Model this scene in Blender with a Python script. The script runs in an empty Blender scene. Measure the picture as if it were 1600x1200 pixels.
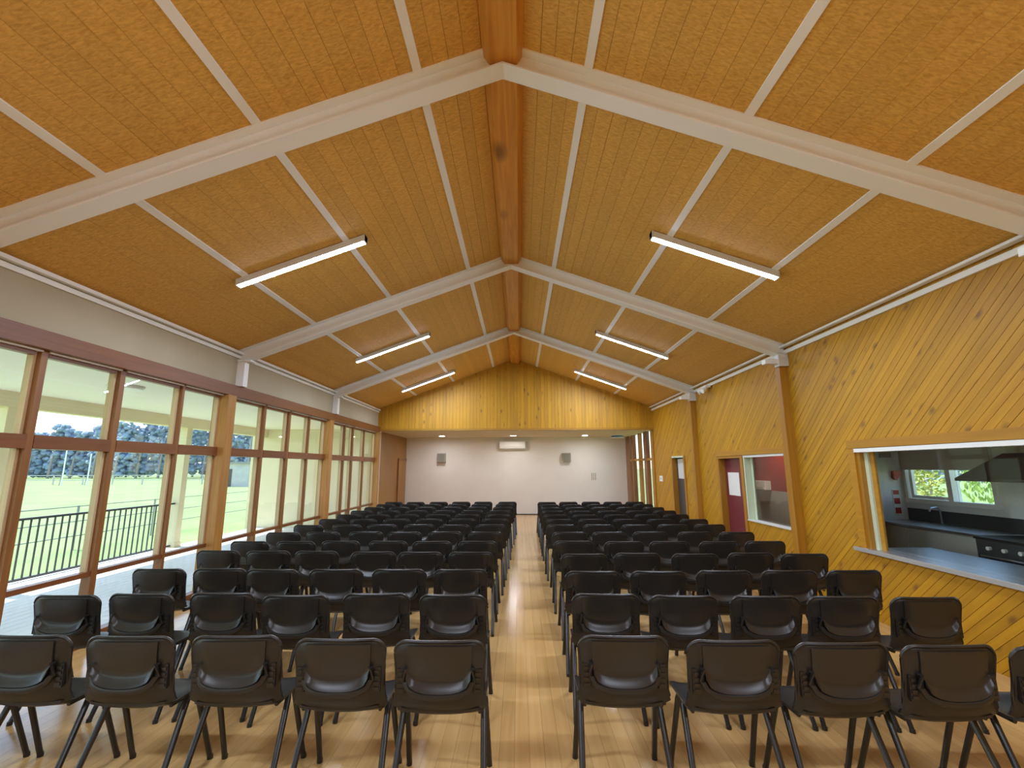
import bpy, bmesh, math, random
from mathutils import Vector, Matrix
random.seed(7)
SC = bpy.context.scene
COL = SC.collection

# ---------------------------------------------------------------- camera, world, sun, exposure
H = 1.67
PITCH, YAW, ROLL, FPX = math.radians(10.19), math.radians(.852), math.radians(-.205), 724.0
cf = Vector((-math.sin(YAW)*math.cos(PITCH), math.cos(YAW)*math.cos(PITCH), math.sin(PITCH)))
cr = Vector((math.cos(YAW), math.sin(YAW), 0)); cu = cr.cross(cf)
r2 = cr*math.cos(ROLL)+cu*math.sin(ROLL); u2 = -cr*math.sin(ROLL)+cu*math.cos(ROLL)
cam = bpy.data.cameras.new('camera'); cam.sensor_width = 36; cam.lens = 36*FPX/1600
cam.clip_start = .05; cam.clip_end = 1000
co = bpy.data.objects.new('camera', cam); COL.objects.link(co)
M = Matrix.Identity(4)
for i in range(3):
    M[i][0] = r2[i]; M[i][1] = u2[i]; M[i][2] = -cf[i]
M.translation = Vector((0, 0, H)); co.matrix_world = M
SC.camera = co

world = bpy.data.worlds.new('world'); SC.world = world; world.use_nodes = True
wn = world.node_tree; bg = wn.nodes['Background']
sky = wn.nodes.new('ShaderNodeTexSky'); sky.sky_type = 'NISHITA'; sky.sun_disc = False
sky.sun_elevation = math.radians(58); sky.sun_rotation = math.radians(-80)
sky.air_density = 1.0; sky.dust_density = .6; sky.ozone_density = 1.0
wn.links.new(sky.outputs[0], bg.inputs[0]); bg.inputs[1].default_value = .25
sun = bpy.data.lights.new('sun', 'SUN'); sun.energy = 4.7; sun.angle = math.radians(.6); sun.color = (1, .95, .86)
so = bpy.data.objects.new('sun', sun); COL.objects.link(so)
so.rotation_euler = Vector((math.cos(math.radians(63)), -.12, -math.sin(math.radians(63)))).to_track_quat('-Z', 'Y').to_euler()
LAMP = 116.0          # radiance of the ceiling battens
vs = SC.view_settings
vs.view_transform = 'Standard'; vs.look = 'None'; vs.exposure = 0.92; vs.gamma = 1; vs.use_curve_mapping = False
SC.cycles.diffuse_bounces = 5; SC.cycles.max_bounces = 10; SC.cycles.transparent_max_bounces = 16

# ---------------------------------------------------------------- dimensions
XR, XL, ZR, ZL, RX, RZ, YG = 3.91, -4.15, 3.41, 3.39, -.11, 4.88, 13.58
SR, SL = (RZ-ZR)/(XR-RX), (RZ-ZL)/(RX-XL)
YB, YS, ZS = -4.0, 17.15, 2.74              # back wall, stage back wall, stage soffit
PY = [-.47, 3.10, 6.67, 10.24]              # portal frames
def ceil_z(x): return RZ-SR*(x-RX) if x > RX else RZ-SL*(RX-x)

# ---------------------------------------------------------------- mesh helpers
class MB:
    def __init__(s): s.v = []; s.f = []
    def add(s, vs_, fs):
        n = len(s.v); s.v += [tuple(p) for p in vs_]; s.f += [tuple(i+n for i in f) for f in fs]; return s
    def box(s, x0, x1, y0, y1, z0, z1):
        return s.add([(x0,y0,z0),(x1,y0,z0),(x1,y1,z0),(x0,y1,z0),(x0,y0,z1),(x1,y0,z1),(x1,y1,z1),(x0,y1,z1)],
                     [(0,3,2,1),(4,5,6,7),(0,1,5,4),(1,2,6,5),(2,3,7,6),(3,0,4,7)])
    def prism(s, poly, a0, a1, axis):
        """poly: 2-D points; extruded along axis 'x','y' or 'z' from a0 to a1"""
        def P(p, a):
            return {'x': (a, p[0], p[1]), 'y': (p[0], a, p[1]), 'z': (p[0], p[1], a)}[axis]
        n = len(poly)
        return s.add([P(p, a0) for p in poly]+[P(p, a1) for p in poly],
                     [tuple(range(n))[::-1], tuple(range(n, 2*n))]+[(i, (i+1) % n, n+(i+1) % n, n+i) for i in range(n)])
    def tube(s, pts, r, n=8, caps=True, flat=1.0):
        pts = [Vector(p) for p in pts]; rings = []
        up = Vector((0, 0, 1))
        for i, p in enumerate(pts):
            t = (pts[min(i+1, len(pts)-1)]-pts[max(i-1, 0)]).normalized()
            a = t.cross(up)
            if a.length < 1e-3: a = t.cross(Vector((0, 1, 0)))
            a.normalize(); b = t.cross(a).normalized()
            rr = r[i] if isinstance(r, (list, tuple)) else r
            rings.append([p+a*math.cos(2*math.pi*k/n)*rr*flat+b*math.sin(2*math.pi*k/n)*rr for k in range(n)])
        v = [q for g in rings for q in g]; f = []
        for i in range(len(pts)-1):
            for k in range(n):
                f.append((i*n+k, i*n+(k+1) % n, (i+1)*n+(k+1) % n, (i+1)*n+k))
        if caps:
            f.append(tuple(range(n))[::-1]); f.append(tuple(range((len(pts)-1)*n, len(pts)*n)))
        return s.add(v, f)
    def grid(s, P, nu, nv, thick=None):
        """P(i,j)->Vector; thick: vector offset function for a second skin"""
        v = [P(i, j) for j in range(nv) for i in range(nu)]; f = []
        for j in range(nv-1):
            for i in range(nu-1):
                f.append((j*nu+i, j*nu+i+1, (j+1)*nu+i+1, (j+1)*nu+i))
        if thick is not None:
            n = len(v); v2 = [p+thick for p in v]; f2 = [tuple(q+n for q in g[::-1]) for g in f]
            edge = [i for i in range(nu)]+[j*nu+nu-1 for j in range(1, nv)]+[(nv-1)*nu+i for i in range(nu-2, -1, -1)]+[j*nu for j in range(nv-2, 0, -1)]
            f3 = [(edge[k], edge[k]+n, edge[(k+1) % len(edge)]+n, edge[(k+1) % len(edge)]) for k in range(len(edge))]
            return s.add(v+v2, f+f2+f3)
        return s.add(v, f)
    def disc(s, c, r, z0, z1, n=20):
        return s.prism([(c[0]+r*math.cos(2*math.pi*k/n), c[1]+r*math.sin(2*math.pi*k/n)) for k in range(n)], z0, z1, 'z')
    def mesh(s, name, smooth=False):
        me = bpy.data.meshes.new(name); me.from_pydata(s.v, [], s.f)
        bm = bmesh.new(); bm.from_mesh(me); bmesh.ops.recalc_face_normals(bm, faces=bm.faces); bm.to_mesh(me); bm.free()
        if smooth:
            me.polygons.foreach_set('use_smooth', [True]*len(me.polygons))
            try: me.set_sharp_from_angle(angle=math.radians(40))
            except Exception: pass
        return me
    def build(s, name, mat, parent=None, smooth=False, bevel=0):
        o = bpy.data.objects.new(name, s.mesh(name, smooth)); COL.objects.link(o)
        o.data.materials.append(mat)
        if parent is not None:
            o.parent = parent
        if bevel:
            b = o.modifiers.new('edge', 'BEVEL'); b.width = bevel; b.segments = 2; b.limit_method = 'ANGLE'
        return o
def box(name, mat, x0, x1, y0, y1, z0, z1, parent=None, bevel=0):
    return MB().box(x0, x1, y0, y1, z0, z1).build(name, mat, parent, bevel=bevel)
def empty(name, loc=(0, 0, 0), rz=0, parent=None):
    o = bpy.data.objects.new(name, None); COL.objects.link(o); o.location = loc; o.rotation_euler.z = rz
    o.empty_display_size = .1
    if parent is not None: o.parent = parent
    return o
def tag(o, label, cat, group=None, kind=None):
    o['label'] = label; o['category'] = cat
    if group: o['group'] = group
    if kind: o['kind'] = kind
    return o
def struct(o, label=None):
    o['kind'] = 'structure'
    if label: o['label'] = label
    return o

# ---------------------------------------------------------------- materials
def mat(name, col, rough=.6, metal=0, spec=None):
    m = bpy.data.materials.new(name); m.use_nodes = True
    p = m.node_tree.nodes['Principled BSDF']
    p.inputs['Base Color'].default_value = (*col, 1); p.inputs['Roughness'].default_value = rough
    p.inputs['Metallic'].default_value = metal
    if spec is not None: p.inputs['Specular IOR Level'].default_value = spec
    return m
def N(m, t, **kw):
    n = m.node_tree.nodes.new(t)
    for k, v in kw.items(): setattr(n, k, v)
    return n
def L(m, a, b): m.node_tree.links.new(a, b)
def mottled(name, c1, c2, scale, rough=.6, bump=0, detail=4, stretch=(1, 1, 1), metal=0):
    m = mat(name, c1, rough, metal); p = m.node_tree.nodes['Principled BSDF']
    tc = N(m, 'ShaderNodeTexCoord'); mp = N(m, 'ShaderNodeMapping'); mp.inputs['Scale'].default_value = stretch
    no = N(m, 'ShaderNodeTexNoise'); no.inputs['Scale'].default_value = scale; no.inputs['Detail'].default_value = detail
    mx = N(m, 'ShaderNodeMix', data_type='RGBA')
    mx.inputs['A'].default_value = (*c1, 1); mx.inputs['B'].default_value = (*c2, 1)
    rp = N(m, 'ShaderNodeMapRange'); rp.inputs['From Min'].default_value = .3; rp.inputs['From Max'].default_value = .7
    L(m, tc.outputs['Object'], mp.inputs[0]); L(m, mp.outputs[0], no.inputs['Vector'])
    L(m, no.outputs['Fac'], rp.inputs['Value']); L(m, rp.outputs[0], mx.inputs['Factor']); L(m, mx.outputs['Result'], p.inputs['Base Color'])
    if bump:
        b = N(m, 'ShaderNodeBump'); b.inputs['Strength'].default_value = bump; b.inputs['Distance'].default_value = .01
        L(m, no.outputs['Fac'], b.inputs['Height']); L(m, b.outputs[0], p.inputs['Normal'])
    return m
def wood(name, c1, c2, rot=(0, 0, 0), along='y', rough=.45, fine=26, stretch=.045, knots=0, tone=.16, knotcol=(.16, .06, .012), bump=.08):
    """grain runs along the given axis after the rotation; each plank has its own tone and offset"""
    m = mat(name, c1, rough); p = m.node_tree.nodes['Principled BSDF']
    tc = N(m, 'ShaderNodeTexCoord'); oi = N(m, 'ShaderNodeObjectInfo')
    mp = N(m, 'ShaderNodeMapping'); mp.inputs['Rotation'].default_value = rot
    off = N(m, 'ShaderNodeVectorMath', operation='SCALE'); off.inputs[0].default_value = (17.3, 9.1, 13.7)
    ad = N(m, 'ShaderNodeVectorMath', operation='ADD')
    L(m, tc.outputs['Object'], mp.inputs[0]); L(m, oi.outputs['Random'], off.inputs['Scale'])
    L(m, mp.outputs[0], ad.inputs[0]); L(m, off.outputs[0], ad.inputs[1])
    st = N(m, 'ShaderNodeMapping'); s = [1, 1, 1]; s['xyz'.index(along)] = stretch; st.inputs['Scale'].default_value = s
    L(m, ad.outputs[0], st.inputs[0])
    no = N(m, 'ShaderNodeTexNoise'); no.inputs['Scale'].default_value = fine; no.inputs['Detail'].default_value = 5; no.inputs['Distortion'].default_value = .6
    L(m, st.outputs[0], no.inputs['Vector'])
    rp = N(m, 'ShaderNodeMapRange'); rp.inputs['From Min'].default_value = .32; rp.inputs['From Max'].default_value = .7
    L(m, no.outputs['Fac'], rp.inputs['Value'])
    mx = N(m, 'ShaderNodeMix', data_type='RGBA'); mx.inputs['A'].default_value = (*c1, 1); mx.inputs['B'].default_value = (*c2, 1)
    L(m, rp.outputs[0], mx.inputs['Factor'])
    last = mx.outputs['Result']
    if knots:
        s2 = N(m, 'ShaderNodeMapping'); s = [1, 1, 1]; s['xyz'.index(along)] = .55; s2.inputs['Scale'].default_value = s
        L(m, ad.outputs[0], s2.inputs[0])
        vo = N(m, 'ShaderNodeTexVoronoi'); vo.inputs['Scale'].default_value = knots; L(m, s2.outputs[0], vo.inputs['Vector'])
        k = N(m, 'ShaderNodeMapRange'); k.inputs['From Min'].default_value = .22; k.inputs['From Max'].default_value = .06
        L(m, vo.outputs['Distance'], k.inputs['Value'])
        sep = N(m, 'ShaderNodeSeparateColor'); L(m, vo.outputs['Color'], sep.inputs[0])
        th = N(m, 'ShaderNodeMath', operation='GREATER_THAN'); th.inputs[1].default_value = .35; L(m, sep.outputs[0], th.inputs[0])
        mu = N(m, 'ShaderNodeMath', operation='MULTIPLY'); L(m, k.outputs[0], mu.inputs[0]); L(m, th.outputs[0], mu.inputs[1])
        m2 = N(m, 'ShaderNodeMath', operation='MULTIPLY'); m2.inputs[1].default_value = .75; L(m, mu.outputs[0], m2.inputs[0])
        kx = N(m, 'ShaderNodeMix', data_type='RGBA'); kx.inputs['B'].default_value = (*knotcol, 1)
        L(m, m2.outputs[0], kx.inputs['Factor']); L(m, last, kx.inputs['A']); last = kx.outputs['Result']
    hs = N(m, 'ShaderNodeHueSaturation')
    tr = N(m, 'ShaderNodeMapRange'); tr.inputs['To Min'].default_value = 1-tone; tr.inputs['To Max'].default_value = 1+tone
    L(m, oi.outputs['Random'], tr.inputs['Value']); L(m, tr.outputs[0], hs.inputs['Value']); L(m, last, hs.inputs['Color'])
    L(m, hs.outputs[0], p.inputs['Base Color'])
    b = N(m, 'ShaderNodeBump'); b.inputs['Strength'].default_value = bump; b.inputs['Distance'].default_value = .004
    L(m, no.outputs['Fac'], b.inputs['Height']); L(m, b.outputs[0], p.inputs['Normal'])
    return m
def glass(name, tint=(.97, .99, .98), refl=1.0):
    m = bpy.data.materials.new(name); m.use_nodes = True; nt = m.node_tree; nt.nodes.clear()
    o = N(m, 'ShaderNodeOutputMaterial'); t = N(m, 'ShaderNodeBsdfTransparent'); t.inputs[0].default_value = (*tint, 1)
    g = N(m, 'ShaderNodeBsdfGlossy'); g.inputs['Roughness'].default_value = .01; g.inputs[0].default_value = (refl, refl, refl, 1)
    lw = N(m, 'ShaderNodeLayerWeight'); lw.inputs[0].default_value = .5; mx = N(m, 'ShaderNodeMixShader')
    pw = N(m, 'ShaderNodeMath', operation='POWER'); pw.inputs[1].default_value = 5; L(m, lw.outputs['Facing'], pw.inputs[0])
    fr = N(m, 'ShaderNodeMath', operation='MULTIPLY_ADD'); fr.inputs[1].default_value = .9; fr.inputs[2].default_value = .025; L(m, pw.outputs[0], fr.inputs[0])
    L(m, fr.outputs[0], mx.inputs[0]); L(m, t.outputs[0], mx.inputs[1]); L(m, g.outputs[0], mx.inputs[2]); L(m, mx.outputs[0], o.inputs[0])
    return m
def emit(name, col, s):
    m = bpy.data.materials.new(name); m.use_nodes = True; m.node_tree.nodes.clear()
    o = N(m, 'ShaderNodeOutputMaterial'); e = N(m, 'ShaderNodeEmission'); e.inputs[0].default_value = (*col, 1); e.inputs[1].default_value = s
    L(m, e.outputs[0], o.inputs[0]); return m

BA = math.radians(42)        # lean of the diagonal lining boards
pine_c, pine_d = (.54, .275, .008), (.43, .198, .005)
M_floor = wood('oak floor', (.60, .375, .15), (.52, .305, .11), along='y', rough=.19, fine=22, stretch=.03, tone=.07, bump=.02)
M_diag = wood('pine diagonal', pine_c, pine_d, rot=(BA, 0, 0), along='y', knots=6.0, tone=.10, rough=.55)
M_vert = wood('pine vertical', pine_c, pine_d, along='z', knots=5.0, tone=.12, rough=.55)
M_pine_y = wood('pine trim along', (.46, .225, .016), (.38, .17, .010), along='y')
M_col = wood('pine column', (.44, .205, .018), (.34, .145, .011), along='z', tone=.06)
M_beam = wood('ridge timber', (.76, .37, .07), (.58, .24, .036), along='y', knots=2.2, rough=.35, tone=.05)
M_frame_y = wood('red timber rail', (.22, .078, .024), (.16, .052, .016), along='y', rough=.35, tone=.10)
M_frame_z = wood('red timber stile', (.29, .12, .034), (.20, .075, .02), along='z', rough=.35, tone=.12)
M_post_z = wood('golden timber post', (.50, .25, .06), (.36, .15, .035), along='z', rough=.35, tone=.08)
M_brown = wood('stained panel', (.34, .165, .026), (.27, .12, .018), along='z', rough=.4, tone=.05)
M_ceil = wood('straw board', (.80, .475, .11), (.58, .305, .052), along='x', rough=.62, fine=70, stretch=.09, tone=.045, bump=.35)
M_ceil_b = mat('ceiling joint', (.16, .075, .018), .8)
M_white = mat('white enamel', (.90, .91, .90), .38)
M_whitewall = mottled('white plaster', (.82, .80, .80), (.79, .77, .77), 2.0, .7)
M_cream = mottled('cream plaster', (.47, .41, .285), (.435, .375, .255), 1.5, .75)
M_soffit = mat('stage soffit', (.62, .52, .36), .7)
M_lamp = emit('tube light', (.80, .93, 1.12), LAMP)
M_down = emit('downlight', (1, .96, .92), 130)
M_grey = mat('grey plastic', (.36, .35, .32), .5)
M_greyl = mat('light grey plastic', (.70, .71, .69), .4)
M_black = mat('black plastic', (.017, .015, .013), .34)
M_black2 = mat('black moulded plastic', (.021, .018, .015), .28)
M_leg = mat('black powder coat', (.018, .017, .016), .30)
M_glass = glass('window glass')
M_glass_d = glass('smoked glass', (.80, .82, .80))
M_kwall = mat('kitchen wall', (.74, .75, .75), .6)
M_steel = mat('stainless steel', (.62, .65, .70), .36, 1)
M_dark = mat('dark grey enamel', (.05, .05, .052), .35)
M_red = mottled('red paint', (.42, .035, .022), (.36, .03, .02), 3, .5)
M_dkred = mat('maroon paint', (.17, .025, .035), .35)
M_paper = mat('paper', (.80, .79, .76), .7)
M_jamb = mat('pale green paint', (.62, .70, .52), .45)
M_blue = mat('blue plastic', (.02, .22, .62), .3)
M_ver = mottled('veranda cream', (.84, .76, .53), (.80, .72, .49), 1.2, .7)
M_verc = mat('veranda ceiling', (.90, .90, .79), .7)
M_deck = mottled('deck boards', (.74, .75, .77), (.66, .67, .69), 6, .5, stretch=(1, .1, 1))
M_rail = mat('dark rail paint', (.06, .065, .075), .4)
M_wire = mat('galvanised wire', (.30, .31, .32), .5)
M_grass = mottled('grass', (.185, .285, .10), (.25, .345, .14), .35, .9, detail=8)
M_gum_haze = mottled('hazed gum leaves', (.22, .31, .43), (.37, .46, .57), .8, .8, detail=6)  # pale blue of distance haze is mixed into the leaf colour
M_bark = mottled('gum bark', (.42, .38, .34), (.30, .27, .24), 2, .8)
M_leaf = mottled('willow leaves', (.20, .34, .06), (.34, .46, .11), 3, .6)
M_leaf2 = mottled('yellow shrub leaves', (.42, .42, .08), (.30, .36, .07), 3, .6)
M_blind = mat('roller blind', (.60, .60, .56), .8)
M_lino = mat('kitchen floor', (.30, .29, .28), .4)
M_stile_sun = wood('sunlit pale sash timber', (.66, .50, .30), (.56, .40, .22), along='z', rough=.4, tone=.05)  # pale outer stiles, with the sunlight on them put into the colour
M_concrete = mottled('pale concrete', (.60, .60, .58), (.50, .50, .49), 2, .8)

# ---------------------------------------------------------------- floor
fl = struct(MB().box(XL-.1, XR+.12, YB, YS, -.12, -.021).build('floor', M_ceil_b))
x = XL-.1; w = .0896
bd = MB().box(0, w-.0012, YB, YS, -.02, 0).mesh('floorboard'); bd.materials.append(M_floor)
while x+w < XR+.13:
    o = bpy.data.objects.new('floorboard', bd); COL.objects.link(o); o.location.x = x; o.parent = fl; x += w

# ---------------------------------------------------------------- ceiling
ce = struct(MB().prism([(XL-.15, ceil_z(XL)+.03-.15*SL), (RX, RZ+.03), (XR+.15, ceil_z(XR)+.03-.15*SR), (XR+.15, ceil_z(XR)+.35), (RX, RZ+.35), (XL-.15, ceil_z(XL)+.35)], YB, YG+.1, 'y').build('ceiling', M_ceil_b))
strips = {1: [.54, 1.70, 2.82], -1: [-.755, -1.94, -3.05]}
edges = [YB]+PY+[YG]
for sgn in (1, -1):
    xs = ([.05]+strips[1]+[XR]) if sgn > 0 else ([-.27]+strips[-1]+[XL])
    for b in range(len(edges)-1):
        y0 = edges[b]+(.075 if b else 0); y1 = edges[b+1]-(.075 if b < len(edges)-2 else 0)
        for a0, a1 in zip(xs[:-1], xs[1:]):
            n = max(2, round(abs(a1-a0)/.135)); cuts = [a0+(a1-a0)*k/n+(random.uniform(-.012, .012) if 0 < k < n else 0) for k in range(n+1)]
            for c0, c1 in zip(cuts[:-1], cuts[1:]):
                g = .0012*sgn; t0, t1 = random.uniform(0, .005), random.uniform(0, .005)
                q = [(c0+g, ceil_z(c0)-t0), (c1-g, ceil_z(c1)-t1), (c1-g, ceil_z(c1)+.028), (c0+g, ceil_z(c0)+.028)]
                MB().prism(q, y0, y1, 'y').build('ceiling_board', M_ceil, ce)
        for c in strips[sgn]:
            q = [(c-.031, ceil_z(c-.031)-.012), (c+.031, ceil_z(c+.031)-.012), (c+.031, ceil_z(c+.031)+.01), (c-.031, ceil_z(c-.031)+.01)]
            MB().prism(q, y0, y1, 'y').build('ceiling_strip', M_white, ce)

# ridge beam
tag(MB().prism([(-.21, 4.735), (0, 4.735), (.062, 4.84), (.03, 4.9), (-.24, 4.9), (-.278, 4.84)], YB+.01, YG, 'y').build('ridge_beam', M_beam, bevel=.004),
    'long orange timber ridge beam running under the ceiling peak', 'beam')

# ---------------------------------------------------------------- portal frames
plabels = ['white steel portal frame behind the last rows of chairs', 'white steel portal frame before the first pair of tube lights, its peak largest in view',
           'white steel portal frame between the first and second pairs of tube lights', 'white steel portal frame closest to the boarded gable']
for k, Y in enumerate(PY):
    pf = tag(empty('portal_frame', (0, Y, 0)), plabels[k], 'steel frame', 'white steel portal frames')
    fw, ft, wt, dp = .075, .014, .006, .19
    prof = [(-fw, 0), (fw, 0), (fw, -ft), (wt, -ft), (wt, -dp+ft), (fw, -dp+ft), (fw, -dp), (-fw, -dp), (-fw, -dp+ft), (-wt, -dp+ft), (-wt, -ft), (-fw, -ft)]
    for nm, xa, xb in (('rafter', XL+.02, RX), ('rafter', RX, XR-.02)):
        m = MB(); n = len(prof)
        m.add([(X_, p[0], ceil_z(X_)-.002+p[1]) for X_ in (xa, xb) for p in prof],
              [tuple(range(n))[::-1], tuple(range(n, 2*n))]+[(i, (i+1) % n, n+(i+1) % n, n+i) for i in range(n)])
        m.build(nm, M_white, pf)
    MB().box(RX-.004, RX+.004, -fw, fw, RZ-dp-.006, RZ-dp+.004).build('peak_weld', M_white, pf)
    # ends: steel stub column on the window side, bracket on the boarded side
    MB().box(XL+.0, XL+.11, -.055, .055, 2.852, ceil_z(XL+.1)-.17).build('stub_column', M_white, pf)
    MB().box(XL+.0, XL+.20, -.07, .07, ceil_z(XL+.1)-.205, ceil_z(XL+.1)-.185).build('cap_plate', M_white, pf)
    MB().box(XR-.33, XR-.13, -.05, .06, 3.135, 3.205).build('bracket', M_white, pf, bevel=.006)
    MB().box(XR-.14, XR-.0, -.06, .06, 3.10, 3.30).build('end_plate', M_greyl, pf)

# eave trims
for i, (x0, x1, z0, z1, m_) in enumerate([(XR-.09, XR-.02, 3.375, 3.40, M_white), (XR-.03, XR+.0, 3.285, 3.34, M_white), (XL, XL+.06, 3.33, 3.365, M_white), (XL, XL+.02, 3.27, 3.315, M_white)]):
    struct(box('trim_%d' % (i+1), m_, x0, x1, YB, YG, z0, z1))

# twin spot lamp near the far frame
ts = tag(empty('twin_spot_light', (XR-.10, 9.42, 3.30)), 'small white twin spotlight under the eave trim of the boarded wall', 'light')
MB().box(-.03, .08, -.11, .11, -.05, .0).build('mount', M_white, ts, bevel=.006)
for s in (-1, 1):
    MB().tube([(0, s*.07, -.05), (-.02, s*.075, -.08), (-.10, s*.10, -.13)], [.02, .045, .05], 12).build('lamp_head', M_white, ts, smooth=True)

# ---------------------------------------------------------------- tube lights
def tube_light(xa, xb, y, label):
    xm = (xa+xb)/2; s = SR if xm > RX else -SL
    t = tag(empty('tube_light', (xm, y, ceil_z(xm))), label, 'light', 'ceiling tube lights')
    def P(x_, d): return ceil_z(x_)-ceil_z(xm)-d
    h = (xb-xa)/2
    for nm, w0, d0, d1, m_, e in (('housing', .050, .012, .083, M_greyl, 0), ('diffuser', .048, .0810, .0842, M_lamp, .014)):
        m = MB(); a, b = -h+e, h-e
        q = []
        for X_ in (a, b):
            q += [(X_, -w0, P(xm+X_, d0)), (X_, w0, P(xm+X_, d0)), (X_, w0*.8, P(xm+X_, d1)), (X_, -w0*.8, P(xm+X_, d1))]
        m.add(q, [(2, 6, 7, 3)] if nm == 'diffuser' else [(0, 1, 2, 3), (7, 6, 5, 4), (0, 4, 5, 1), (1, 5, 6, 2), (2, 6, 7, 3), (3, 7, 4, 0)])
        m.build(nm, m_, t)
    for X_ in (-h, h-.012):
        m = MB(); q = []
        for X2 in (X_, X_+.012):
            q += [(X2, -.051, P(xm+X2, .012)), (X2, .051, P(xm+X2, .012)), (X2, .041, P(xm+X2, .087)), (X2, -.041, P(xm+X2, .087))]
        m.add(q, [(0, 1, 2, 3), (7, 6, 5, 4), (0, 4, 5, 1), (1, 5, 6, 2), (2, 6, 7, 3), (3, 7, 4, 0)]); m.build('end_cap', M_greyl, t)
for y, d in ((-2.3, 'behind the back rows'), (1.05, 'over the back row'), (4.88, 'before the second steel frame'), (8.72, 'between the second and third steel frames'), (12.28, 'beside the boarded gable')):
    tube_light(-3.15, -1.73, y, 'lit white tube light %s, on the window-side slope' % d)
    tube_light(1.50, 2.87, y, 'lit white tube light %s, on the boarded-wall slope' % d)

# ---------------------------------------------------------------- wall panels with openings
def cells(y0, y1, z0, z1, holes):
    ys = sorted({y0, y1}|{min(max(v, y0), y1) for h in holes for v in h[:2]}); zs = sorted({z0, z1}|{min(max(v, z0), z1) for h in holes for v in h[2:]})
    out = []
    for a, b in zip(ys[:-1], ys[1:]):
        col = []
        for c, d in zip(zs[:-1], zs[1:]):
            if any(h[0] < (a+b)/2 < h[1] and h[2] < (c+d)/2 < h[3] for h in holes): continue
            if col and abs(col[-1][3]-c) < 1e-6: col[-1][3] = d
            else: col.append([a, b, c, d])
        out += col
    return out
def clip(poly, a, b, c):     # keep a*x+b*y<=c
    out = []
    for i in range(len(poly)):
        p, q = poly[i], poly[(i+1) % len(poly)]; dp, dq = a*p[0]+b*p[1]-c, a*q[0]+b*q[1]-c
        if dp <= 0: out.append(p)
        if (dp < 0 < dq) or (dq < 0 < dp):
            t = dp/(dp-dq); out.append((p[0]+(q[0]-p[0])*t, p[1]+(q[1]-p[1])*t))
    return out
HOLES = [(2.9, 5.50, .745, 1.87), (6.96, 8.25, .765, 1.86), (8.33, 9.26, 0, 1.85), (11.2, 12.06, 0, 1.92)]
wr = MB()
for a, b, c, d in cells(YB, YG+.3, -.02, 3.62, HOLES): wr.box(XR+.014, XR+.12, a, b, c, d)
wr = struct(wr.build('wall_right', M_col))
for o_ in [MB().box(XR, XR+.014, YB, 2.5, 0, 3.44).build('lining_sheet', M_vert, wr)]: pass
for y0, y1 in ((2.5, 3.08), (3.20, 6.65), (6.77, 10.22), (10.34, YG)):
    cs = cells(y0, y1, 0, ZR+.03, [h for h in HOLES if h[1] > y0 and h[0] < y1])
    nx, nz = math.sin(BA), math.cos(BA)      # normal of a board rising towards smaller y
    d0 = y0*nx; d1 = y1*nx+ZR*nz; pitch = .070
    k = math.floor(d0/pitch)
    while k*pitch < d1:
        lo, hi = k*pitch+.0018, (k+1)*pitch-.0018; k += 1
        m = MB(); t = XR+random.uniform(-.0012, .0012)
        for a, b, c, d in cs:
            q = clip(clip([(a, c), (b, c), (b, d), (a, d)], nx, nz, hi), -nx, -nz, -lo)
            if len(q) > 2: m.prism(q, t, XR+.0135, 'x')
        if m.v: m.build('lining_board', M_diag, wr)

# columns on the boarded wall
for k, Y in enumerate((-.43, 3.14, 6.71, 10.28)):
    o = struct(box('column_%d' % (k+1), M_col, XR-.12, XR+.01, Y-.06, Y+.06, 0, 3.30-SR*0, bevel=.004))

# ---------------------------------------------------------------- gable and stage recess
GT = [(XL-.1, ceil_z(XL)+.02), (RX, RZ+.02), (XR+.1, ceil_z(XR)+.02)]
wf = struct(MB().prism([(XL-.1, ZS), (XR+.1, ZS)]+GT[::-1], YG+.016, YG+.12, 'y').build('wall_far', M_pine_y))
x = XL
while x < XR:
    a, b = x+.0016, min(x+.1, XR)-.0016
    q = [(a, ZS+.055), (b, ZS+.055), (b, ceil_z(b)), (a, ceil_z(a))]
    if a < RX < b: q.insert(3, (RX, RZ))
    MB().prism(q, YG+random.uniform(-.0012, .0012), YG+.0155, 'y').build('lining_board', M_vert, wf); x += .1
struct(box('trim_5', M_pine_y, XL, XR, YG-.012, YG+.12, ZS-.002, ZS+.053))
struct(box('ceiling_stage', M_soffit, XL-.1, XR+.1, YG+.12, YS+.1, ZS, ZS+.1))
struct(box('wall_stage', M_whitewall, XL-.1, XR+.3, YS, YS+.1, 0, ZS))
struct(box('baseboard_stage', M_dark, XL, XR, YS-.015, YS, 0, .03))
struct(box('trim_6', M_white, XL, XR, YS-.02, YS, ZS-.04, ZS))
ws = struct(MB().box(XL-.1, XL, YG+.0, YS, 0, ZS).build('wall_stage_side', M_brown))
struct(box('column_9', M_white, XL+.002, XL+.05, 13.63, 13.76, 0, ZS-.01))
dr = struct(empty('door_3', (XL, 16.05, 0)))
box('door_leaf', M_brown, .001, .03, 0, 1.0, .02, 1.92, dr); box('door_jamb', M_frame_z, .001, .045, -.07, 0, 0, 1.99, dr); box('door_head', M_frame_y, .001, .045, 0, 1.0, 1.925, 1.99, dr)
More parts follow.
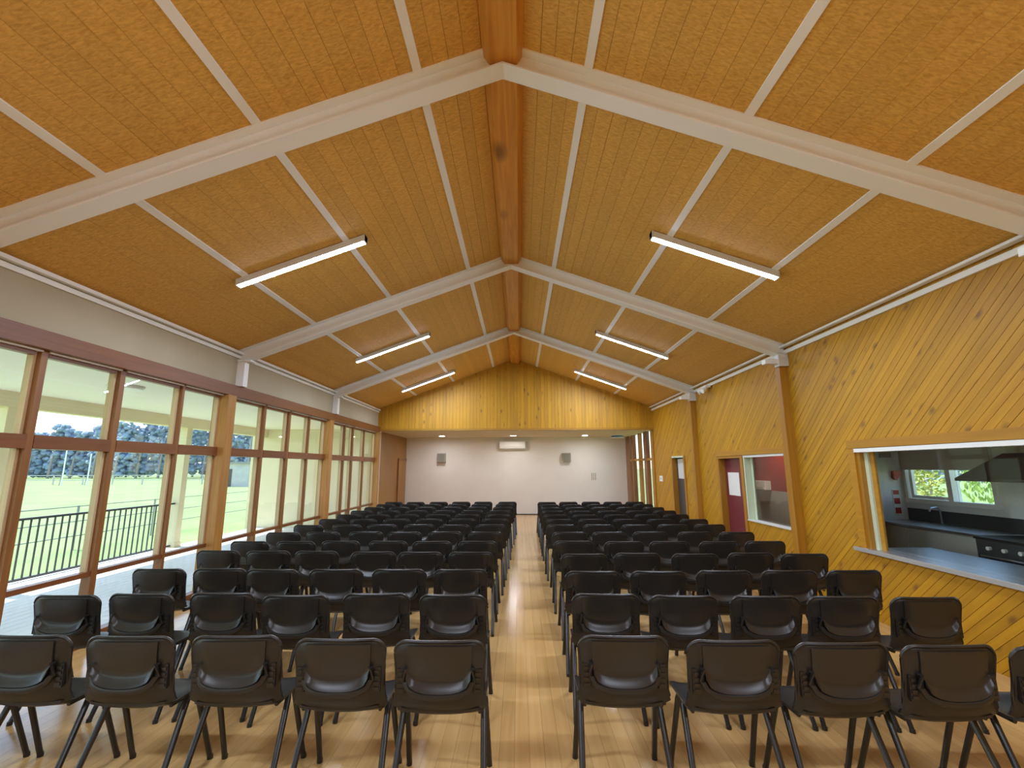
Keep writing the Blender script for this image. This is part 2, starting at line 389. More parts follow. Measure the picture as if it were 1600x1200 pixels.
# glazed side of the stage recess
wg = struct(empty('window_9', (XR, 13.6, 0)))
box('jamb', M_pine_y, -.03, .10, .02, .25, 0, ZS, wg)
for (a, b, m_) in ((.75, 1.05, M_frame_z), (1.60, 1.72, M_post_z), (2.42, 2.62, M_frame_z), (2.95, 3.5, M_frame_z)):
    box('mullion', m_, -.03, .08, a, b, 0, ZS, wg)
for (a, b) in ((.25, .75), (1.05, 1.60), (1.72, 2.42), (2.62, 2.95)):
    box('transom', M_pine_y, -.02, .07, a, b, 1.86, 1.93, wg); box('sill', M_pine_y, -.02, .07, a, b, 0, .08, wg)
    box('pane', M_glass, .02, .026, a, b, .08, 1.86, wg); box('pane', M_glass, .02, .026, a, b, 1.93, ZS, wg)

# back wall behind the camera
struct(MB().prism([(XL-.1, -.02), (XR+.1, -.02)]+GT[::-1], YB-.12, YB, 'y').build('wall_near', M_pine_y))

# things on the stage wall
hp = tag(empty('heat_pump', (-.25, YS, 2.33)), 'white wall heat pump high on the stage wall', 'heat pump')
MB().prism([(0, .03), (-.06, 0), (-.20, .02), (-.22, .10), (-.21, .26), (0, .26)], -.47, .47, 'x').build('body', M_white, hp, bevel=.012)
box('flap', M_greyl, -.44, .44, -.205, -.07, -.006, .004, hp); box('end_panel', M_grey, .47, .56, -.16, 0, .02, .26, hp)
for x_, l in ((-2.83, 'grey square wall speaker between the brown door and the heat pump'), (1.72, 'grey square wall speaker between the heat pump and the pinned notice')):
    s_ = tag(empty('wall_speaker', (x_, YS, 2.02)), l, 'speaker', 'wall speakers')
    box('cabinet', M_grey, -.15, .15, -.16, 0, -.16, .16, s_, bevel=.012); box('grille', mat('speaker cloth', (.22, .21, .19), .9), -.125, .125, -.168, -.159, -.135, .135, s_)
nb = tag(empty('notice_panel', (2.68, YS, 1.33)), 'small white notice panel with grey columns on the stage wall', 'notice')
box('board', M_paper, -.125, .125, -.02, 0, -.16, .16, nb)
for k in range(3): box('printed_column', M_grey, -.07+k*.065, -.04+k*.065, -.0215, -.0195, -.13, .13, nb)
for x_, l in ((-2.66, 'lit round downlight in the stage soffit above the brown side door'), (-.2, 'lit round downlight in the stage soffit above the heat pump'), (2.26, 'lit round downlight in the stage soffit beside the blue fitting')):
    d = tag(empty('downlight', (x_, 16.0, ZS)), l, 'light', 'stage downlights')
    m = MB(); n = 20
    m.add([(r_*math.cos(2*math.pi*k/n), r_*math.sin(2*math.pi*k/n), z_) for r_, z_ in ((.12, 0), (.12, -.012), (.09, -.012), (.09, 0)) for k in range(n)],
          [(j*n+k, j*n+(k+1) % n, (j+1)*n+(k+1) % n, (j+1)*n+k) for j in range(3) for k in range(n)]); m.build('bezel', M_white, d, smooth=True)
    MB().disc((0, 0), .088, -.008, -.001).build('lens', M_down, d)
bf = tag(empty('ceiling_fitting', (3.42, 16.3, ZS)), 'round blue fitting under the stage soffit near the glazed side', 'fitting')
MB().disc((0, 0), .20, -.05, -.0).build('dome', M_blue, bf, bevel=.015); MB().disc((0, 0), .215, -.075, -.05).build('rim', M_white, bf, bevel=.008)

# light switch and doors on the boarded wall
sw = tag(empty('light_switch', (XR, 13.08, 1.35)), 'white light switch plate on the boarded wall by the stage', 'switch')
box('plate', M_white, -.014, 0, -.13, .13, -.075, .075, sw, bevel=.004); box('rocker', M_greyl, -.02, -.012, -.05, -.01, -.03, .03, sw); box('rocker', M_greyl, -.02, -.012, .01, .05, -.03, .03, sw)

# servery window
sv = struct(empty('window_10', (XR, 0, 0)))
box('head_trim', M_pine_y, -.03, .0, 2.86, 5.60, 1.872, 1.965, sv); box('side_trim', M_pine_y, -.022, .0, 5.50, 5.60, .74, 1.872, sv)
box('head_rail', M_white, -.025, .12, 2.9, 5.50, 1.825, 1.868, sv)
box('jamb', M_col, .0, .13, 5.45, 5.50, .755, 1.825, sv); box('stile', M_jamb, .05, .075, 5.40, 5.45, .755, 1.825, sv); box('stile', M_pine_y, .075, .10, 5.34, 5.40, .755, 1.825, sv)
box('pane', M_glass, .084, .09, 2.9, 5.34, .765, 1.825, sv)
ct = tag(empty('servery_counter', (XR+.3, 4.25, .72)), 'stainless steel counter filling the wide kitchen servery opening', 'counter')
box('worktop', M_steel, -.34, .42, -1.36, 1.30, .026, .042, ct, bevel=.004); box('front_edge', M_grey, -.352, -.335, -1.36, 1.42, .0, .04, ct); box('apron', M_kwall, -.16, .40, -1.36, 1.24, -.72, .026, ct)
# second internal window and doors
w2 = struct(empty('window_11', (XR, 0, 0)))
box('head_trim', M_pine_y, -.03, 0, 6.84, 9.34, 1.865, 1.955, w2); box('head_rail', M_white, -.012, .12, 6.96, 8.25, 1.825, 1.86, w2)
box('jamb', M_jamb, -.008, .12, 8.21, 8.25, .77, 1.825, w2); box('stile', M_jamb, .09, .11, 8.13, 8.21, .77, 1.825, w2); box('sill', M_greyl, -.02, .12, 6.96, 8.25, .766, .785, w2); box('side_trim', M_pine_y, -.022, 0, 6.86, 6.96, .72, 1.865, w2)
box('pane', M_glass_d, .095, .10, 6.96, 8.13, .785, 1.825, w2)
for n_, y0, y1, zt in ((1, 8.33, 9.26, 1.85), (2, 11.2, 12.06, 1.92)):
    d = struct(empty('door_%d' % n_, (XR, y0, 0))); w_ = y1-y0
    box('jamb', M_col, -.02, .125, w_-.02, w_+.06, 0, zt+.01, d); box('jamb', M_col, -.02, .125, -.07, .02, 0, zt+.01, d); box('door_head', M_col if n_ == 1 else M_jamb, -.02, .125, .02, w_-.02, zt-.03, zt+.01, d)
    if n_ == 1:
        lf = MB().box(.10, .14, .02, w_-.02, .01, zt-.03).build('door_leaf', M_dkred, d)
        box('notice', M_paper, .095, .10, .35, .80, 1.14, 1.56, lf); box('handle', M_steel, .06, .10, .10, .14, .92, .95, lf)
    else:
        lf = MB().box(.10, .14, .02, w_-.02, .01, zt-.03).build('door_leaf', M_dark, d)
        box('glass_panel', M_greyl, .096, .10, .10, w_-.12, 1.38, zt-.06, lf)

# ---------------------------------------------------------------- kitchen beyond the servery
KX0, KX1, KY0, KY1 = XR+.12, 5.5, 2.2, 6.86
struct(box('floor_kitchen', M_lino, KX0, KX1, KY0, KY1, -.1, 0)); struct(box('ceiling_kitchen', M_whitewall, KX0, KX1+.1, KY0, KY1+.1, 2.5, 2.6))
struct(box('wall_kitchen_end', M_kwall, KX0, KX1+.1, KY1, KY1+.09, 0, 2.5)); struct(box('wall_kitchen_near', M_kwall, KX0, KX1+.1, KY0-.1, KY0, 0, 2.5))
kw = MB()
for a, b, c, d in cells(KY0, KY1, 0, 2.5, [(5.54, 6.82, 1.20, 1.90), (2.5, 4.1, 1.20, 1.95)]): kw.box(KX1, KX1+.1, a, b, c, d)
struct(kw.build('wall_kitchen_back', M_kwall))
kwn = struct(empty('window_12', (KX1, 5.54, 1.20)))
for nm, a, b, c, d in (('sill', -.02, 1.30, -.03, .025), ('head', 0, 1.28, .67, .70), ('jamb', 0, .04, .025, .67), ('jamb', 1.24, 1.28, .025, .67), ('mullion', .55, .62, .025, .67)):
    box(nm, M_white, -.03, .08, a, b, c, d, kwn)
for a, b in ((.04, .55), (.62, 1.24)): box('pane', M_glass, .04, .046, a, b, .025, .67, kwn)
box('sash', M_white, .0, .04, .62, 1.22, .03, .07, kwn); box('sash', M_white, .0, .04, 1.17, 1.22, .07, .62, kwn)
kw2 = struct(empty('window_13', (KX1, 2.5, 1.20)))  # added window out of view, lets more daylight into the kitchen
for nm, a, b, c, d in (('sill', 0, 1.6, 0, .03), ('head', 0, 1.6, .72, .75), ('jamb', 0, .04, .03, .72), ('jamb', 1.56, 1.6, .03, .72), ('mullion', .77, .83, .03, .72)):
    box(nm, M_white, -.03, .08, a, b, c, d, kw2)
for a, b in ((.04, .77), (.83, 1.56)): box('pane', M_glass, .04, .046, a, b, .03, .72, kw2)
tag(box('roller_blind', M_blind, KX1-.06, KX1-.045, 5.53, 6.80, 1.615, 2.05), 'grey roller blind half drawn over the kitchen window', 'blind')
kb = tag(empty('kitchen_bench', (5.2, 6.1, 0)), 'steel topped kitchen bench under the kitchen window', 'bench')
box('worktop', M_steel, -.22, .298, -.78, .74, .90, .93, kb, bevel=.004); box('splashback', M_dark, .28, .298, -.78, .74, .93, 1.09, kb)
for k in range(3): box('cupboard_door', M_greyl, -.18, -.165, -.75+k*.5, -.27+k*.5, .12, .88, kb)
box('carcass', M_kwall, -.165, .298, -.76, .74, .0, .90, kb)
tp = tag(MB().tube([(5.42, 6.25, .93), (5.42, 6.25, 1.10), (5.38, 6.25, 1.14), (5.30, 6.25, 1.13), (5.28, 6.25, 1.09)], .012, 8).build('sink_tap', M_steel, smooth=True), 'curved steel tap on the kitchen bench', 'tap')
stv = tag(empty('stove', (5.17, 4.9, 0)), 'dark stove standing beside the kitchen bench', 'stove')
box('oven_body', M_dark, -.27, .31, -.38, .38, 0, .90, stv, bevel=.006); box('cooktop', M_black, -.28, .31, -.39, .39, .90, .925, stv)
box('oven_door', M_black, -.285, -.271, -.34, .34, .12, .70, stv)
MB().tube([(-.31, -.30, .74), (-.31, .30, .74)], .011, 8).build('handle', M_steel, stv)
for k in range(4): MB().tube([(-.27, -.25+k*.16, .82), (-.30, -.25+k*.16, .82)], .02, 10).build('knob', M_greyl, stv)
hd = tag(empty('range_hood', (5.49, 4.95, 1.5)), 'dark pyramid range hood above the stove', 'range hood')
hm = MB(); hm.add([(-.5, -.55, 0), (0, -.55, 0), (0, .55, 0), (-.5, .55, 0), (-.5, -.55, .03), (0, -.55, .03), (0, .55, .03), (-.5, .55, .03), (-.28, -.18, .30), (0, -.18, .30), (0, .18, .30), (-.28, .18, .30)],
    [(0, 3, 2, 1), (0, 1, 5, 4), (1, 2, 6, 5), (2, 3, 7, 6), (3, 0, 4, 7), (4, 5, 9, 8), (5, 6, 10, 9), (6, 7, 11, 10), (7, 4, 8, 11), (8, 9, 10, 11)]); hm.build('canopy', M_dark, hd)
box('flue', M_steel, -.26, 0, -.16, .16, .30, .99, hd)
sg = tag(empty('safety_sign', (5.36, KY1, 1.17)), 'red and white safety sign on the kitchen end wall', 'sign')
box('sign_board', M_paper, -.05, .05, -.008, 0, -.17, .17, sg)
for z0, z1 in ((-.16, -.08), (-.03, .05), (.10, .16)): box('red_panel', M_red, -.04, .04, -.0105, -.0075, z0, z1, sg)
tag(MB().prism([(-.05+5.38, 1.50), (5.34, 1.60), (5.44, 1.60), (5.43, 1.53), (5.37, 1.47)], KY1-.05, KY1, 'y').build('fire_blanket', M_red), 'red fire blanket pouch above the safety sign', 'fire blanket')
tag(box('wall_vent', M_grey, 5.2, 5.36, KY1-.02, KY1, 1.79, 1.86), 'small grey vent high on the kitchen end wall', 'vent')
ex = tag(empty('fire_extinguisher', (4.86, 6.74, .0)), 'red fire extinguisher by the kitchen end wall', 'fire extinguisher')
MB().tube([(0, 0, .50), (0, 0, .52), (0, 0, .95), (0, 0, 1.0), (0, 0, 1.03)], [.05, .07, .07, .045, .02], 14).build('cylinder', M_red, ex, smooth=True); box('valve', M_black, -.05, .03, -.015, .015, 1.03, 1.07, ex); box('wall_bracket', M_steel, -.02, .02, .06, .12, .6, .9, ex)
for k in range(3):
    st = tag(empty('stool', (4.58, 6.40-.36*k, 0)), ('maroon kitchen stool by the fire extinguisher', 'maroon kitchen stool, middle of three by the bench', 'maroon kitchen stool closest to the stove')[k], 'stool', 'kitchen stools')
    MB().disc((0, 0), .15, .64, .68, 16).build('seat', M_dkred, st, bevel=.008)
    for a in range(4):
        c_, s_ = math.cos(a*math.pi/2+.8), math.sin(a*math.pi/2+.8); MB().tube([(c_*.09, s_*.09, .64), (c_*.16, s_*.16, 0)], .014, 8).build('leg', M_post_z, st)

# red room
RX0, RX1, RY0, RY1 = XR+.12, 5.4, 6.95, 13.0
struct(box('floor_red_room', M_lino, RX0, RX1, RY0, RY1, -.1, 0)); struct(box('ceiling_red_room', M_whitewall, RX0, RX1, RY0, RY1, 2.5, 2.6))
struct(box('wall_red_room', M_red, RX1, RX1+.1, RY0, RY1, 1.16, 2.5)); struct(box('wall_red_room_lower', M_concrete, RX1, RX1+.1, RY0, RY1, 0, 1.16)); struct(box('wall_red_room_end', M_red, RX0, RX1, RY1, RY1+.1, 0, 2.5))
struct(box('trim_7', M_greyl, RX1-.03, RX1, 9.1, 9.6, 1.16, 2.5))
pb = tag(empty('wall_heater', (RX1, 10.65, 1.17)), 'white wall heater on the red wall seen through the small inner window', 'heater')
box('body', M_white, -.14, 0, -.40, .36, 0, .19, pb, bevel=.01); box('grille', M_greyl, -.146, -.139, -.36, .32, .02, .06, pb)
rl = tag(empty('added_ceiling_lamp', (4.8, 9.6, 2.5)), 'added round ceiling lamp brightening the red room', 'light'); MB().disc((0, 0), .16, -.02, 0).build('base', M_white, rl)  # invented lamp, added because the red room stays dark without one
MB().disc((0, 0), .14, -.06, -.02).build('bowl', emit('added room lamp', (1, .92, .8), 40), rl)

# ---------------------------------------------------------------- glazed wall on the veranda side
wl = struct(box('wall_left', M_cream, XL-.14, XL, YB, YG+.05, 2.85, 3.50))
GX = XL-.055
def post(y0, y1, i):
    return struct(box('column_%d' % i, M_post_z, XL-.13, XL+.09, y0, y1, 0, 2.69, bevel=.004))
posts = [(-4.0, -3.9), (-.78, -.60), (2.79, 2.97), (6.36, 6.54), (9.93, 10.11), (13.44, 13.60)]
for i, (a, b) in enumerate(posts): post(a, b, 10+i)
struct(box('trim_8', M_frame_y, XL-.13, XL+.07, YB, YG+.02, 2.692, 2.85, bevel=.003))
for k in range(5):
    y0, y1 = posts[k][1], posts[k+1][0]
    win = struct(empty('window_%d' % (k+1), (GX, 0, 0))); w_ = (y1-y0)/4
    ms = [y0+w_*j for j in (1, 2, 3)]; thick = [.030, .032, .020]
    if k == 2: ms = [3.89, 4.71, 5.605]
    if k == 3: ms = [7.49, 8.325, 9.13]
    if k == 4: ms = [11.04, 11.60, 12.45]
    bounds = [y0]
    for yy, t in zip(ms, thick):
        box('mullion', M_frame_z, -.045, .055, yy-t, yy+t, .11, 2.692, win, bevel=.003); bounds += [yy-t, yy+t]
    bounds += [y1]
    for j in range(4):
        a, b = bounds[2*j], bounds[2*j+1]
        box('sill', M_frame_y, -.045, .055, a, b, 0, .11, win); box('transom', M_frame_y, -.045, .06, a, b, 1.84, 1.958, win); box('rail', M_frame_y, -.03, .045, a, b, .645, .69, win)
        box('lit_gap_strip', M_white, .0, .07, a, b, 2.676, 2.690, win)  # white strip drawn in place of the lit gap below the header
        for z0, z1 in ((.11, .645), (.69, 1.845), (1.955, 2.676)):
            # thin sash around each pane, then the pane
            if z0 != .11:
                box('stile', M_stile_sun, -.045, .012, a, a+.026, z0, z1, win); box('stile', M_stile_sun, -.045, .012, b-.026, b, z0, z1, win)
            if z0 > 1.9: box('sash_head', M_frame_y, -.03, .03, a+.026, b-.026, z1-.035, z1, win)
            box('pane', M_glass, -.006, 0, a, b, z0, z1, win)

# ---------------------------------------------------------------- veranda
dk = struct(box('floor_veranda', M_deck, -7.66, XL-.14, YB, 13.7, -.16, -.036))
bdm = MB().box(0, .136, YB, 13.7, -.036, -.006).mesh('deck_board'); bdm.materials.append(M_deck)
x = -7.64
while x < XL-.28:
    o = bpy.data.objects.new('deck_board', bdm); COL.objects.link(o); o.location.x = x; o.parent = dk; x += .142
struct(box('ceiling_veranda', M_verc, -8.0, XL-.14, YB, 13.7, 2.80, 2.88)); struct(box('roof_veranda', M_concrete, -8.0, XL-.14, YB, 13.7, 2.88, 2.96))
struct(box('beam_veranda', M_ver, -7.65, -7.45, YB, 13.7, 2.57, 2.80))
for y_, l in ((-.7, 'cream veranda post beside the back rows'), (2.98, 'cream veranda post beside the last rows of chairs'), (6.70, 'cream veranda post at the start of the railing view, seen through the first panes'), (10.43, 'cream veranda post at the end of the dark railing')):
    vp_ = tag(empty('veranda_post', (-7.55, y_, -.006)), l, 'post', 'veranda posts')
    box('shaft', M_ver, -.085, .085, -.085, .085, 0, 2.576, vp_, bevel=.005); box('base_block', M_ver, -.10, .10, -.10, .10, 0, .10, vp_)
bl = tag(empty('balustrade', (-7.55, 0, -.006)), 'dark metal balustrade with thin upright bars along the veranda edge', 'railing')
for a, b in ((3.09, 6.59), (6.81, 10.32)):
    box('top_rail', M_rail, -.025, .025, a, b, .905, .94, bl); box('bottom_rail', M_rail, -.02, .02, a, b, .02, .055, bl)
    n = round((b-a)/.125)
    for k in range(1, n): box('baluster', M_rail, -.009, .009, a+(b-a)*k/n-.009, a+(b-a)*k/n+.009, .055, .905, bl)
vl = tag(empty('veranda_lamp', (-5.45, 6.25, 2.80)), 'flat oval white lamp under the veranda ceiling', 'light')
MB().disc((0, 0), .20, -.05, 0).build('bowl', M_white, vl, bevel=.02); MB().disc((0, 0), .215, -.02, -.0).build('base', M_greyl, vl)
bw = tag(empty('building_wing', (-6.06, 13.71, -.4)), 'cream building wing closing off the far end of the veranda', 'building')
box('wall', M_ver, -1.85, 1.75, 0, 9, 0, 3.6, bw)
box('roof', M_concrete, -2.0, 1.75, -.0, 9.2, 3.6, 3.75, bw); box('plinth', M_concrete, -1.77, 1.75, -.02, 0, 0, .34, bw)

# ---------------------------------------------------------------- outdoors
struct(MB().box(-400, 300, -200, 500, -.8, -.4).build('ground', M_grass))
wfn = tag(empty('wire_fence', (-11.6, 16, -.4)), 'low wire fence with thin posts on the lawn beyond the railing', 'fence')
for k in range(14):
    MB().tube([(0, -14+k*2.6, 0), (0, -14+k*2.6, 1.12)], .028, 6).build('post', M_wire, wfn)
for z in (.35, .72, 1.10): MB().tube([(0, -15, z), (0, 21, z)], .014, 6).build('wire', M_wire, wfn)
rf = tag(empty('rail_fence', (-70, 62, -.4)), 'long pale rail fence across the far side of the field', 'fence')
for k in range(24): box('post', M_concrete, -48+k*4-.06, -48+k*4+.06, -.06, .06, 0, 1.25, rf)
for z in (.55, 1.15): box('rail', M_concrete, -48, 44, -.03, .03, z, z+.09, rf)
def at(u, D): # a spot on the field seen in direction u, D metres ahead
    return Vector(((u-811.4)/724*D, D, -.4))
for u, D, l in ((101, 58, 'tall pale goal pole on the field, taller of the two'), (141, 60, 'shorter pale goal pole on the field')):
    p = at(u, D); g = tag(empty('goal_pole', p), l, 'pole', 'goal poles'); hh = 5.0 if u < 120 else 4.0
    MB().tube([(0, 0, 0), (0, 0, hh)], .07, 8).build('shaft', M_white, g)
    MB().tube([(-.6, .3, 0), (0, 0, hh*.45)], .04, 6).build('brace', M_wire, g)
p = at(372, 55); hu = tag(empty('field_shed', p), 'pale flat-roofed shed on the far field near the trees', 'shed')
box('wall', M_concrete, -2.4, 2.4, -1.5, 1.5, 0, 2.6, hu); box('roof', M_wire, -2.7, 2.7, -1.8, 1.8, 2.6, 2.8, hu); box('door', M_dark, -.5, .5, -1.53, -1.5, 0, 2.0, hu)
def blob(m, c, r, sz, rng, sub=2):
    bm = bmesh.new(); bmesh.ops.create_icosphere(bm, subdivisions=sub, radius=1)
    vs_ = []
    for v in bm.verts:
        k = 1+rng.uniform(-.22, .22); vs_.append((c[0]+v.co.x*r*k, c[1]+v.co.y*r*k, c[2]+v.co.z*r*sz*k))
    m.add(vs_, [tuple(v.index for v in f.verts) for f in bm.faces]); bm.free()
ORD = ['first', 'second', 'third', 'fourth', 'fifth', 'sixth', 'seventh', 'eighth', 'ninth', 'tenth', 'eleventh', 'twelfth', 'thirteenth']
rng = random.Random(3)
nt = 30
for k in range(nt):
    u = -60+k*17; D = (100 if k % 2 else 117)+rng.uniform(-3, 3)
    hgt = rng.uniform(10.5, 13.2) if u < 235 else rng.uniform(15, 19)
    p = at(u, D); t = tag(empty('gum_tree', p), 'haze-tinted gum tree across the field, %s along the treeline counted towards the pale shed' % (ORD+['fourteenth','fifteenth','sixteenth','seventeenth','eighteenth','nineteenth','twentieth','twenty-first','twenty-second','twenty-third','twenty-fourth','twenty-fifth','twenty-sixth','twenty-seventh','twenty-eighth','twenty-ninth','thirtieth'])[k], 'tree', 'gum trees across the field')
    m = MB()
    for j in range(190):
        z = hgt*(.06+.88*(j/189)); wd = 2.5*(1-.55*abs(2*z/hgt-.95))
        blob(m, (rng.uniform(-wd, wd), rng.uniform(-1.5, 1.5), z), rng.uniform(.35, .8), .8, rng, 1)
    m.build('crown', M_gum_haze, t); MB().tube([(0, -2.2, 0), (.1, -2.0, hgt*.35), (-.1, -1, hgt*.6)], [.25, .18, .1], 6).build('trunk', M_bark, t)
# planting outside the kitchen window
def leafy(name, p, label, cat, m_leaf, hgt, rad, n, drop, lw):
    t = tag(empty(name, p), label, cat); m = MB(); rg = random.Random(n)
    for k in range(n):
        a = rg.uniform(0, 6.283); rr = rad*math.sqrt(rg.random()); z = hgt*(1-.6*rg.random()*(1 if not drop else 1.2))
        c = Vector((rr*math.cos(a), rr*math.sin(a), max(.1, z))); d1 = Vector((rg.uniform(-1, 1), rg.uniform(-1, 1), -1.6 if drop else rg.uniform(-.6, .8))).normalized()*lw*2
        d2 = d1.cross(Vector((rg.uniform(-1, 1), rg.uniform(-1, 1), .3))).normalized()*lw*.35
        m.add([c-d1*.5, c+d2, c+d1*.5, c-d2], [(0, 1, 2, 3)])
    o = m.build('leaves', m_leaf, t); o['kind'] = 'stuff'
    MB().tube([(0, 0, 0), (.08, .05, hgt*.4), (-.05, .1, hgt*.75)], [.09, .06, .03], 7).build('trunk', M_bark, t)
    for j in range(4):
        a = j*1.6+.4; MB().tube([(0, 0, hgt*(.3+.08*j)), (rad*.4*math.cos(a), rad*.4*math.sin(a), hgt*(.5+.08*j)), (rad*.8*math.cos(a), rad*.8*math.sin(a), hgt*(.6+.09*j))], [.04, .03, .015], 6).build('branch', M_bark, t)
leafy('willow_tree', (13.5, 12.7, -.4), 'green drooping tree outside the kitchen window', 'tree', M_leaf, 3.9, 1.35, 3000, True, .09)
leafy('garden_shrub', (12.2, 15.6, -.4), 'yellow-green shrub outside the kitchen window', 'shrub', M_leaf2, 2.0, 1.3, 1700, False, .08)
leafy('olive_shrub', (17.5, 20.5, -.4), 'grey-green shrub farther outside the kitchen window', 'shrub', M_gum_haze, 3.6, 2.2, 1800, False, .16)

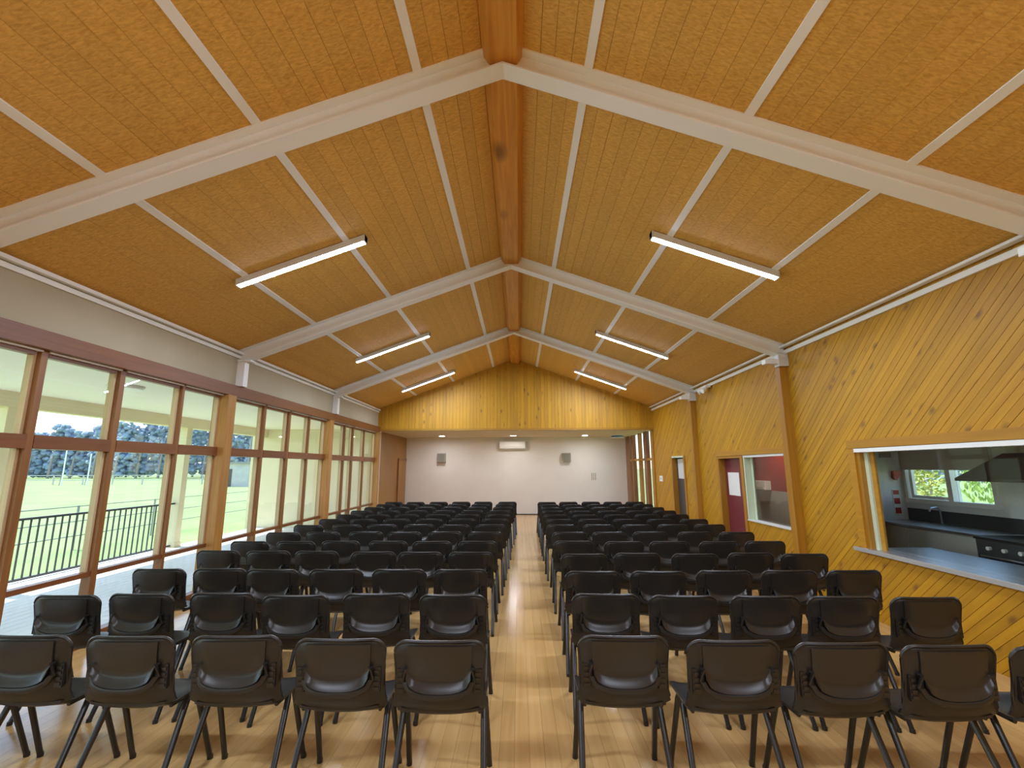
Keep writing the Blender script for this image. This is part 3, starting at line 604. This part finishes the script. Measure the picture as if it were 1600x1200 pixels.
# ---------------------------------------------------------------- chairs
def smooth01(t): t = max(0, min(1, t)); return t*t*(3-2*t)
def back_y(z):      # rear face of the back shell, chair faces +y
    y = -.192-.034*smooth01((z-.50)/.30)
    if z < .53: y += ((.53-z)/.10)**2*.055
    return y
W_, ZT, RC = .232, .80, .065
def half_w(z):
    w = W_-.008*math.sin(max(0, min(1, (z-.46)/.3))*math.pi)
    w += .016*smooth01((.535-z)/.08)
    if z > ZT-RC: w -= RC-math.sqrt(max(0, RC*RC-(z-(ZT-RC))**2))
    return w
def zbot(a): return .432+.045*abs(a)**2.4
def make_chair():
    t = empty('stacking_chair')
    m = MB(); nu, nv = 17, 17
    def P(i, j):
        a = -1+2*i/(nu-1); b = j/(nv-1); b = 1-(1-b)**1.5
        z = zbot(a)+(ZT-zbot(a))*b
        x_ = a*half_w(z)
        return Vector((x_, back_y(z)+.030*abs(a)**3, z))
    m.grid(P, nu, nv, Vector((0, .012, 0)))
    # rounded rim that catches the light
    rim = []
    for k in range(12): z = .50+(ZT-RC-.50)*k/11; rim.append((-1, z))
    pts = [Vector((-half_w(z), back_y(z)+.036, z)) for _, z in rim]
    for k in range(1, 7):
        ang = math.pi/2*k/7; z = ZT-RC+RC*math.sin(ang); xx = -(W_-RC+RC*math.cos(ang)); pts.append(Vector((xx, back_y(z)+.006+.030*abs(xx/W_)**3, z)))
    for k in range(0, 9):
        a = -.72+1.44*k/8; pts.append(Vector((a*W_, back_y(ZT)+.006+.030*abs(a)**3, ZT)))
    full = pts+[Vector((-p.x, p.y, p.z)) for p in pts[::-1]][9:] if False else pts
    left = pts[:18]; mid = pts[18:]
    full = left+mid+[Vector((-p.x, p.y, p.z)) for p in left[::-1]]
    m.tube(full, .0085, 6)
    m.build('shell', M_black, t, smooth=True)
    # inner back panel, U-shaped lower edge flaring backwards into a ledge
    m = MB(); nu, nv = 17, 15; hw, zt_, zb_ = .166, .782, .565
    def low(a): return zb_+.065*(1-math.sqrt(max(0, 1-abs(a)**2.6)))
    def Q(i, j):
        a = -1+2*i/(nu-1); b = j/(nv-1); b = 1-(1-b)**1.25; b = b if b > 0 else 0
        z = low(a)+(zt_-low(a))*b; d = z-low(a)
        y = back_y(z)-.009+.012*(1-abs(a)**2)*0-.032*(1-smooth01(d/.06))**1.5
        return Vector((a*hw*(1-.03*(1-b)), y+.010*abs(a)**4, z))
    m.grid(Q, nu, nv, Vector((0, .008, 0))); m.build('back_panel', M_black2, t, smooth=True)
    m = MB(); pl = []
    for i in range(21):
        a = -1+2*i/20; pl.append(Vector((a*(hw+.004), back_y(.58)-.032+.022*abs(a)**5, low(a)-.016)))
    pl = [Vector((-hw-.004, back_y(.66)-.004, .675))]+pl+[Vector((hw+.004, back_y(.66)-.004, .675))]
    m.tube(pl, .0165, 8, flat=.8); m.build('lumbar_lip', M_black, t, smooth=True)
    # seat pan
    m = MB(); nu, nv = 15, 15
    def S(i, j):
        a = -1+2*i/(nu-1); b = j/(nv-1); y = -.165+.395*b
        w = .225-.055*max(0, (b-.86)/.14)**2-.03*max(0, (.12-b)/.12)**2
        z = .448-.014*math.cos(a*1.4)*math.sin(math.pi*min(1, b*1.05))-.028*max(0, (b-.80)/.2)**2+.012*abs(a)**4
        if b < .15: z += .016*(1-b/.15)**2
        return Vector((a*w, y, z))
    m.grid(S, nu, nv, Vector((0, 0, -.014))); m.build('seat', M_black, t, smooth=True)
    for s in (-1, 1):
        g = MB()
        g.box(min(s*.174, s*.214), max(s*.174, s*.214), back_y(.60)+.006, back_y(.60)+.024, .548, .665)
        sgp = g.build('side_grip', M_black, t)
        for k in range(4):
            z = .56+k*.026; MB().box(min(s*.180, s*.208), max(s*.180, s*.208), back_y(.60)+.0005, back_y(.60)+.0065, z, z+.013).build('rib', M_black2, sgp)
        for yt, ye in ((.005, -.224), (.06, .222)):
            lg = MB().tube([(s*.206, yt, .448), (s*.213, yt+(ye-yt)*.06, .42), (s*.229, ye, .012)], [.0135, .0145, .0135], 8, flat=1.15).build('leg', M_leg, t, smooth=True)
            MB().tube([(s*.2285, ye, .022), (s*.2295, ye*1.01, 0)], .0165, 8).build('foot_cap', M_black, lg)
        MB().tube([(s*.200, -.12, .438), (s*.205, .12, .434)], .011, 6).build('side_frame', M_leg, t, smooth=True)
    return t
proto = make_chair()
def copy_tree(o, parent=None):
    c = o.copy(); COL.objects.link(c)
    if parent is not None: c.parent = parent
    for ch in o.children: copy_tree(ch, c)
    return c
rowsR = [2.55, 3.38, 4.13, 4.94, 5.72, 6.53, 7.31, 8.09, 8.84, 9.60, 10.42, 11.25, 12.05]
rowsL = [2.53, 3.40, 4.20, 5.03, 5.75, 6.56, 7.38, 8.17, 8.94, 9.75, 10.6, 11.4, 12.15]
fixL = {0: [-.41, -.93, -1.50, -2.05, -2.61, -3.15], 1: [-.46, -1.01, -1.56, -2.10, -2.66, -3.16], 2: [-.52, -1.05, -1.60, -2.15, -2.64, -3.17], 3: [-.50, -1.03, -1.54, -2.15, -2.68, -3.23]}
dyL = {0: [0, .02, .06, .05, .06, .06], 3: [0, 0, .02, .06, .07, .1]}
fixR = {0: [.54, 1.08, 1.60, 2.10, 2.62], 1: [.60, 1.12, 1.67, 2.19, 2.72], 2: [.62, 1.17, 1.73, 2.28, 2.82], 3: [.65, 1.20, 1.77, 2.35, 2.87]}
dyR = {0: [.05, -.01, -.04, -.07, -.1], 1: [.03, -.01, -.02, -.03, -.05]}
rg = random.Random(11); first = True
for r in range(13):
    f = (r-3)/9
    Ls = fixL.get(r) or [-.50+.17*f-k*(.55+.03*f)+rg.uniform(-.018, .018) for k in range(6)]
    Rs = fixR.get(r) or [.65+.03*f+k*(.565-.01*f)+rg.uniform(-.018, .018) for k in range(5)]
    for side, xs, yr, dd in (('window side', Ls, rowsL[r], dyL.get(r)), ('boarded-wall side', Rs, rowsR[r], dyR.get(r))):
        for k, x_ in enumerate(xs):
            c = proto if first else copy_tree(proto); first = False
            dy = dd[k] if dd else rg.uniform(-.03, .03)
            c.location = (x_, yr+dy+.224, 0); c.rotation_euler.z = rg.uniform(-.035, .035)
            tag(c, 'black plastic chair on %s of aisle, %s row from the stage, %s from aisle' % (side, ORD[12-r], ORD[k]), 'chair', 'chairs on the %s of the aisle' % side)
